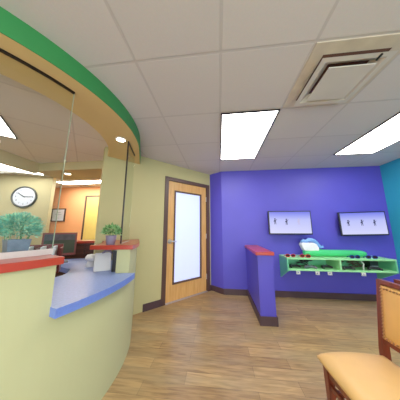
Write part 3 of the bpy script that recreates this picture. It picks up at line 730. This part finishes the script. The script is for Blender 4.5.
# ------------------------------------------------------------------ chairs
def make_chair(label, loc, rz):
    """local: chair faces -x; back at x=+0.42; width along y (-0.26..0.26)"""
    c = thing('guest_chair', label, 'chair', loc, rz, 'tan guest chairs')
    hw, D, zt = 0.250, 0.370, 0.492
    # seat cushion: rounded plan grid with domed top
    bm = bmesh.new(); n, m_ = 28, 28
    def plan(u, v_):  # u,v in -1..1 -> superellipse plan
        x = u; y = v_
        k = 0.14
        xx = x*math.sqrt(max(0, 1-k*y*y/2)); yy = y*math.sqrt(max(0, 1-0.34*x*x/2))
        return (D/2-0.01+xx*(D/2+0.025), yy*(hw+0.018))
    top = [[None]*(m_+1) for _ in range(n+1)]; bot = [[None]*(m_+1) for _ in range(n+1)]
    for i in range(n+1):
        for j in range(m_+1):
            u = -1+2*i/n; v_ = -1+2*j/m_
            e = max(abs(u), abs(v_)); x, y = plan(u, v_)
            z = zt - 0.040*e**7 - 0.010*(u*u+v_*v_)/2
            top[i][j] = bm.verts.new((x, y, z)); bot[i][j] = bm.verts.new((x, y, zt-0.075 + 0.012*e**6)) if True else None
    for i in range(n):
        for j in range(m_):
            bm.faces.new((top[i][j], top[i+1][j], top[i+1][j+1], top[i][j+1]))
            bm.faces.new((bot[i][j], bot[i][j+1], bot[i+1][j+1], bot[i+1][j]))
    for i in range(n):
        for j in (0, m_): bm.faces.new((top[i][j], bot[i][j], bot[i+1][j], top[i+1][j]))
    for j in range(m_):
        for i in (0, n): bm.faces.new((top[i][j], top[i][j+1], bot[i][j+1], bot[i][j]))
    mesh_obj('seat', bm, M['tan'], c, smooth=True)
    bm = bmesh.new()
    for y in (-hw+0.015, hw-0.04): box(bm, 0.03, D, y, y+0.025, 0.345, 0.408)
    for x in (0.01, D-0.02): box(bm, x, x+0.025, -hw+0.03, hw-0.03, 0.345, 0.408)
    mesh_obj('seat_frame', bm, M['chairwood'], c, bevel=0.003)
    for s in (-1, 1):
        bm = bmesh.new(); taper_bar(bm, (0.022, s*(hw-0.025), 0.0), (0.022, s*(hw-0.025), 0.41), 0.028, 0.028, 0.042, 0.042); mesh_obj('front_leg', bm, M['chairwood'], c, bevel=0.003)
        bm = bmesh.new()
        y = s*(hw-0.012)
        pr = [((D+0.045, y, 0.0), 0.030), ((D+0.01, y, 0.40), 0.045), ((D+0.012, y, 0.50), 0.042), ((D+0.055, y, 0.905), 0.026)]
        for k in range(3): taper_bar(bm, pr[k][0], pr[k+1][0], pr[k][1], 0.028, pr[k+1][1], 0.028)
        mesh_obj('rear_post', bm, M['chairwood'], c)
        bm = bmesh.new(); box(bm, 0.03, D+0.02, y-0.018*s-0.009, y-0.018*s+0.009, 0.24, 0.268); mesh_obj('side_stretcher', bm, M['chairwood'], c, bevel=0.002)
    bm = bmesh.new(); box(bm, 0.20, 0.222, -hw+0.03, hw-0.03, 0.243, 0.265); mesh_obj('cross_stretcher', bm, M['chairwood'], c, bevel=0.002)
    bm = bmesh.new(); box(bm, 0.012, 0.030, -hw+0.04, hw-0.04, 0.285, 0.312); mesh_obj('front_stretcher', bm, M['chairwood'], c, bevel=0.002)
    # back: frame in a tilted plane
    def BP(y, z, off): # off: distance in front (-x)
        t_ = (z-0.50)/(0.905-0.50); return (D+0.012+0.043*t_-off, y, z)
    def slab(y0, y1, z0, z1, f, b_):
        bm = bmesh.new()
        v8 = [bm.verts.new(BP(y, z, o)) for o in (f, b_) for y, z in ((y0, z0), (y1, z0), (y1, z1), (y0, z1))]
        for q in ((0,1,2,3),(7,6,5,4),(0,4,5,1),(1,5,6,2),(2,6,7,3),(3,7,4,0)): bm.faces.new([v8[k] for k in q])
        return bm
    yi = hw-0.023
    mesh_obj('top_rail', slab(-yi-0.022, yi+0.022, 0.880, 0.907, 0.014, -0.014), M['chairwood'], c, bevel=0.002)
    mesh_obj('lower_rail', slab(-yi, yi, 0.535, 0.56, 0.014, -0.012), M['chairwood'], c, bevel=0.002)
    # padded panel
    bm = bmesh.new(); n = 16; G = []
    for i in range(n+1):
        row = []
        for j in range(n+1):
            u = -1+2*i/n; v_ = -1+2*j/n
            o = 0.012 + 0.022*(1-u**6)*(1-v_**6)*(1-0.2*(u*u+v_*v_))
            row.append(bm.verts.new(BP(u*yi, 0.716+v_*0.157, o)))
        G.append(row)
    for i in range(n):
        for j in range(n): bm.faces.new((G[i][j], G[i+1][j], G[i+1][j+1], G[i][j+1]))
    bq = [bm.verts.new(BP(a*yi, 0.716+b*0.157, -0.012)) for a, b in ((-1,-1),(1,-1),(1,1),(-1,1))]; bm.faces.new(bq)
    mesh_obj('backrest', bm, M['tanback'], c, smooth=True)
    bm = bmesh.new()
    def nail(y, z):
        p = BP(y, z, 0.022); lathe_pts = bmesh.ops.create_icosphere(bm, subdivisions=1, radius=0.0068, matrix=Matrix.Translation(p))
    m1 = yi-0.014; k = int(2*m1/0.019)
    for i in range(k+1):
        y = -m1+2*m1*i/k; nail(y, 0.860); nail(y, 0.573)
    k = int(0.30/0.019)
    for i in range(1, k):
        z = 0.573+0.287*i/k; nail(-m1, z); nail(m1, z)
    tag(mesh_obj('nailhead_trim', bm, M['brass'], c, smooth=True), 'row of dull brass nailheads', kind='stuff')
    return c
ch = make_chair('tan vinyl guest chair with nailhead back filling the lower right foreground', (0.648, 1.055, 0), radians(3))
copy_tree(ch, (1.590, 1.078, 0), radians(180), 'second tan guest chair standing back to back behind the foreground chair')

# ------------------------------------------------------------------ items on the counter
# trough planter on the near ledge
def on_arc(R, a): return (CX+R*cos(radians(a)), CY+R*sin(radians(a)))
px_, py_ = on_arc(1.205, -23.9)
pl1 = thing('potted_plant', 'bushy teal-green plant in a grey metal trough behind the big glass panel', 'plant', (px_-0.004, py_+0.010, 1.073), radians(-23.9+90))
bm = bmesh.new()
v0 = [bm.verts.new(p) for p in ((-0.042,-0.045,0),(0.042,-0.045,0),(0.042,0.045,0),(-0.042,0.045,0))]
v1 = [bm.verts.new(p) for p in ((-0.052,-0.058,0.10),(0.052,-0.058,0.10),(0.052,0.058,0.10),(-0.052,0.058,0.10))]
v2 = [bm.verts.new(p) for p in ((-0.048,-0.053,0.10),(0.048,-0.053,0.10),(0.048,0.053,0.10),(-0.048,0.053,0.10))]
v3 = [bm.verts.new(p) for p in ((-0.044,-0.049,0.08),(0.044,-0.049,0.08),(0.044,0.049,0.08),(-0.044,0.049,0.08))]
bm.faces.new(v0[::-1]); bm.faces.new(v3)
for A_, B_ in ((v0, v1), (v1, v2), (v2, v3)):
    for k in range(4): bm.faces.new((A_[k], A_[(k+1) % 4], B_[(k+1) % 4], B_[k]))
mesh_obj('trough', bm, M['planter'], pl1)
mesh_obj('soil', B(-0.043, 0.043, -0.048, 0.048, 0.078, 0.088), M['soil'], pl1)
def foliage(bm, n, cx, cz, rx, ry, rz, L, w, seed, cy=0.0):
    random.seed(seed)
    for k in range(n):
        a = random.uniform(0, 2*pi); e = math.asin(random.uniform(-0.45, 1)); r = random.uniform(0.35, 1)**0.5
        p = Vector((cx+rx*r*cos(a)*cos(e), cy+ry*r*sin(a)*cos(e), cz+rz*r*sin(e)))
        d = Vector((cos(a)*cos(e)*1.0+random.uniform(-.5,.5), sin(a)*cos(e)+random.uniform(-.5,.5), sin(e)*0.7+random.uniform(-.3,.6))).normalized()
        s_ = d.cross(Vector((random.uniform(-1,1), random.uniform(-1,1), random.uniform(-1,1)))).normalized()*w*random.uniform(.6, 1.2)
        l = L*random.uniform(.6, 1.3)
        q = [bm.verts.new(p), bm.verts.new(p+d*l*0.5+s_), bm.verts.new(p+d*l), bm.verts.new(p+d*l*0.5-s_)]
        f = bm.faces.new(q); f.material_index = 1 if random.random() < 0.4 else 0
bm = bmesh.new(); foliage(bm, 3000, 0, 0.160, 0.100, 0.075, 0.095, 0.026, 0.0042, 3)
mesh_obj('foliage', bm, [M['leaf1'], M['leaf1b']], pl1)
bm = bmesh.new(); random.seed(5)
for k in range(14):
    x = random.uniform(-.05, .05); tube(bm, [(x, 0, 0.08), (x*1.2, random.uniform(-.03, .03), 0.12), (x*1.5, random.uniform(-.06, .06), 0.17)], 0.002, 5)
mesh_obj('stems', bm, M['leaf2'], pl1)

px_, py_ = on_arc(1.262, 11.3)
pl2 = thing('potted_plant', 'small leafy plant in a mauve-grey pot on the short red ledge', 'plant', (px_, py_, 1.073))
bm = bmesh.new(); lathe(bm, [(0, 0), (0.040, 0), (0.052, 0.09), (0.053, 0.095), (0.047, 0.095), (0.045, 0.082), (0, 0.082)], 28); mesh_obj('pot', bm, M['potgrey'], pl2, smooth=True)
bm = bmesh.new(); lathe(bm, [(0, 0.082), (0.044, 0.082), (0, 0.088)], 20); mesh_obj('soil', bm, M['soil'], pl2)
bm = bmesh.new(); foliage(bm, 420, 0, 0.135, 0.075, 0.075, 0.06, 0.034, 0.009, 9)
mesh_obj('foliage', bm, [M['leaf2'], M['leaf2b']], pl2)
bm = bmesh.new()
for k in range(10):
    a = k*0.63; tube(bm, [(0.01*cos(a), 0.01*sin(a), 0.08), (0.03*cos(a), 0.03*sin(a), 0.12), (0.05*cos(a), 0.05*sin(a), 0.16)], 0.002, 5)
mesh_obj('stems', bm, M['leaf2'], pl2)

# office monitor
mo = thing('computer_monitor', 'dark red framed computer monitor standing on the blue office desk', 'monitor', (-2.09, 2.06, 0.80), radians(46))
bm = bmesh.new(); box(bm, -0.11, 0.11, -0.06, 0.08, 0, 0.012); mesh_obj('stand_base', bm, M['black'], mo, bevel=0.003)
bm = bmesh.new(); box(bm, -0.03, 0.03, 0.0, 0.03, 0.012, 0.2); mesh_obj('stand_neck', bm, M['black'], mo)
TM = Matrix.Rotation(radians(-8), 4, 'X')
def tb_(bm): bm.transform(Matrix.Translation((0, -0.01, 0.085)) @ TM); return bm
bm = bmesh.new(); box(bm, -0.18, 0.18, -0.012, 0.02, 0, 0.30); mesh_obj('casing', tb_(bm), M['dkred'], mo, bevel=0.004)
bm = bmesh.new(); box(bm, -0.160, 0.160, -0.014, -0.012, 0.03, 0.20); mesh_obj('screen', tb_(bm), M['monscreen'], mo)
bm = bmesh.new(); box(bm, -0.160, 0.160, -0.014, -0.012, 0.20, 0.278); mesh_obj('screen_upper', tb_(bm), M['monpink'], mo)

# white display stand and small dispenser on the blue counter
wx, wy = -1.235, 1.755
ws = thing('display_stand', 'white slanted plastic stand on the blue counter under the short red ledge', 'stand', (wx, wy, 0.80), radians(38))
bm = bmesh.new()
prof = [(-0.04, 0.0), (0.075, 0.0), (0.055, 0.16), (0.03, 0.18)]
a = [bm.verts.new((-0.085, y, z)) for y, z in prof]; b = [bm.verts.new((0.075, y, z)) for y, z in prof]
bm.faces.new(a); bm.faces.new(b[::-1])
for k in range(4): bm.faces.new((a[k], a[(k+1) % 4], b[(k+1) % 4], b[k]))
mesh_obj('slanted_body', bm, M['white'], ws, bevel=0.008, segs=3)
bm = bmesh.new(); tube(bm, [(-0.02, 0.04, 0.165), (0.02, 0.03, 0.20), (0.06, 0.03, 0.19), (0.08, 0.035, 0.165)], 0.012, 8); tag(mesh_obj('top_handle', bm, M['potgrey'], ws, smooth=True), 'grey curved handle')
ds = thing('pump_dispenser', 'small white rounded dispenser behind the white stand on the blue counter', 'dispenser', (-1.50, 1.905, 0.80))
bm = bmesh.new(); lathe(bm, [(0, 0), (0.048, 0), (0.050, 0.01), (0.036, 0.045), (0.034, 0.06), (0, 0.062)], 20); mesh_obj('base', bm, M['white'], ds, smooth=True)
bm = bmesh.new(); lathe(bm, [(0, 0.058), (0.03, 0.062), (0.056, 0.085), (0.058, 0.11), (0.04, 0.135), (0, 0.142)], 20); mesh_obj('head', bm, M['white'], ds, smooth=True)
bk = thing('gap_filler', 'black block filling the dark gap at the inner side of the reception wall', 'gap_filler', (-1.075, 1.80, 0.80), radians(15))  # black block put in to fill the dark gap beside the white stand
mesh_obj('gap_block', B(-0.05, 0.0, -0.09, 0.02, 0, 0.21), M['black'], bk, bevel=0.003)
mesh_obj('gap_block_top', B(-0.044, -0.006, -0.085, 0.015, 0.21, 0.212), M['paper'], bk)

# file organiser and phone behind the trough planter, on the worktop behind the glass
fo = thing('file_organizer', 'reddish brown desktop file organizer right of the trough plant behind glass', 'organizer', (-1.78, 1.58, 0.80), radians(40))
bm = bmesh.new()
box(bm, -0.15, 0.15, 0.10, 0.115, 0, 0.27)
for x in (-0.15, -0.05, 0.05, 0.14): box(bm, x, x+0.012, -0.08, 0.10, 0, 0.24)
box(bm, -0.15, 0.15, -0.08, 0.10, 0, 0.012)
mesh_obj('rack', bm, M['dkred'], fo)
for x in (-0.10, 0.0, 0.09): mesh_obj('paper_stack', B(x-0.012, x+0.012, -0.07, 0.09, 0.012, 0.255), M['paper'], fo)
ph = thing('desk_phone', 'black desk phone left of the trough planter behind glass', 'phone', (-1.60, 0.90, 0.80), radians(60))
mesh_obj('body', B(-0.09, 0.09, -0.1, 0.1, 0, 0.05), M['black'], ph, bevel=0.01)
bm = bmesh.new(); tube(bm, [(-0.06, -0.09, 0.07), (-0.06, -0.05, 0.085), (-0.06, 0.05, 0.085), (-0.06, 0.09, 0.07)], 0.02, 8); mesh_obj('handset', bm, M['black'], ph, smooth=True)

# ------------------------------------------------------------------ world and camera
w = bpy.data.worlds.new('World'); scene.world = w; w.use_nodes = True
w.node_tree.nodes['Background'].inputs['Color'].default_value = (0.8, 0.85, 1, 1); w.node_tree.nodes['Background'].inputs['Strength'].default_value = 0.3
cam = bpy.data.cameras.new('camera'); co = bpy.data.objects.new('camera', cam); COL.objects.link(co)
cam.sensor_width = 36; cam.lens = 36*167.8/400; cam.clip_start = 0.02
co.location = (0, 0, CAMZ); co.rotation_euler = (radians(90+9.5907), 0, radians(6.3278))
scene.camera = co
scene.view_settings.view_transform = 'Standard'
scene.view_settings.exposure = 0.35
scene.view_settings.gamma = 1.12
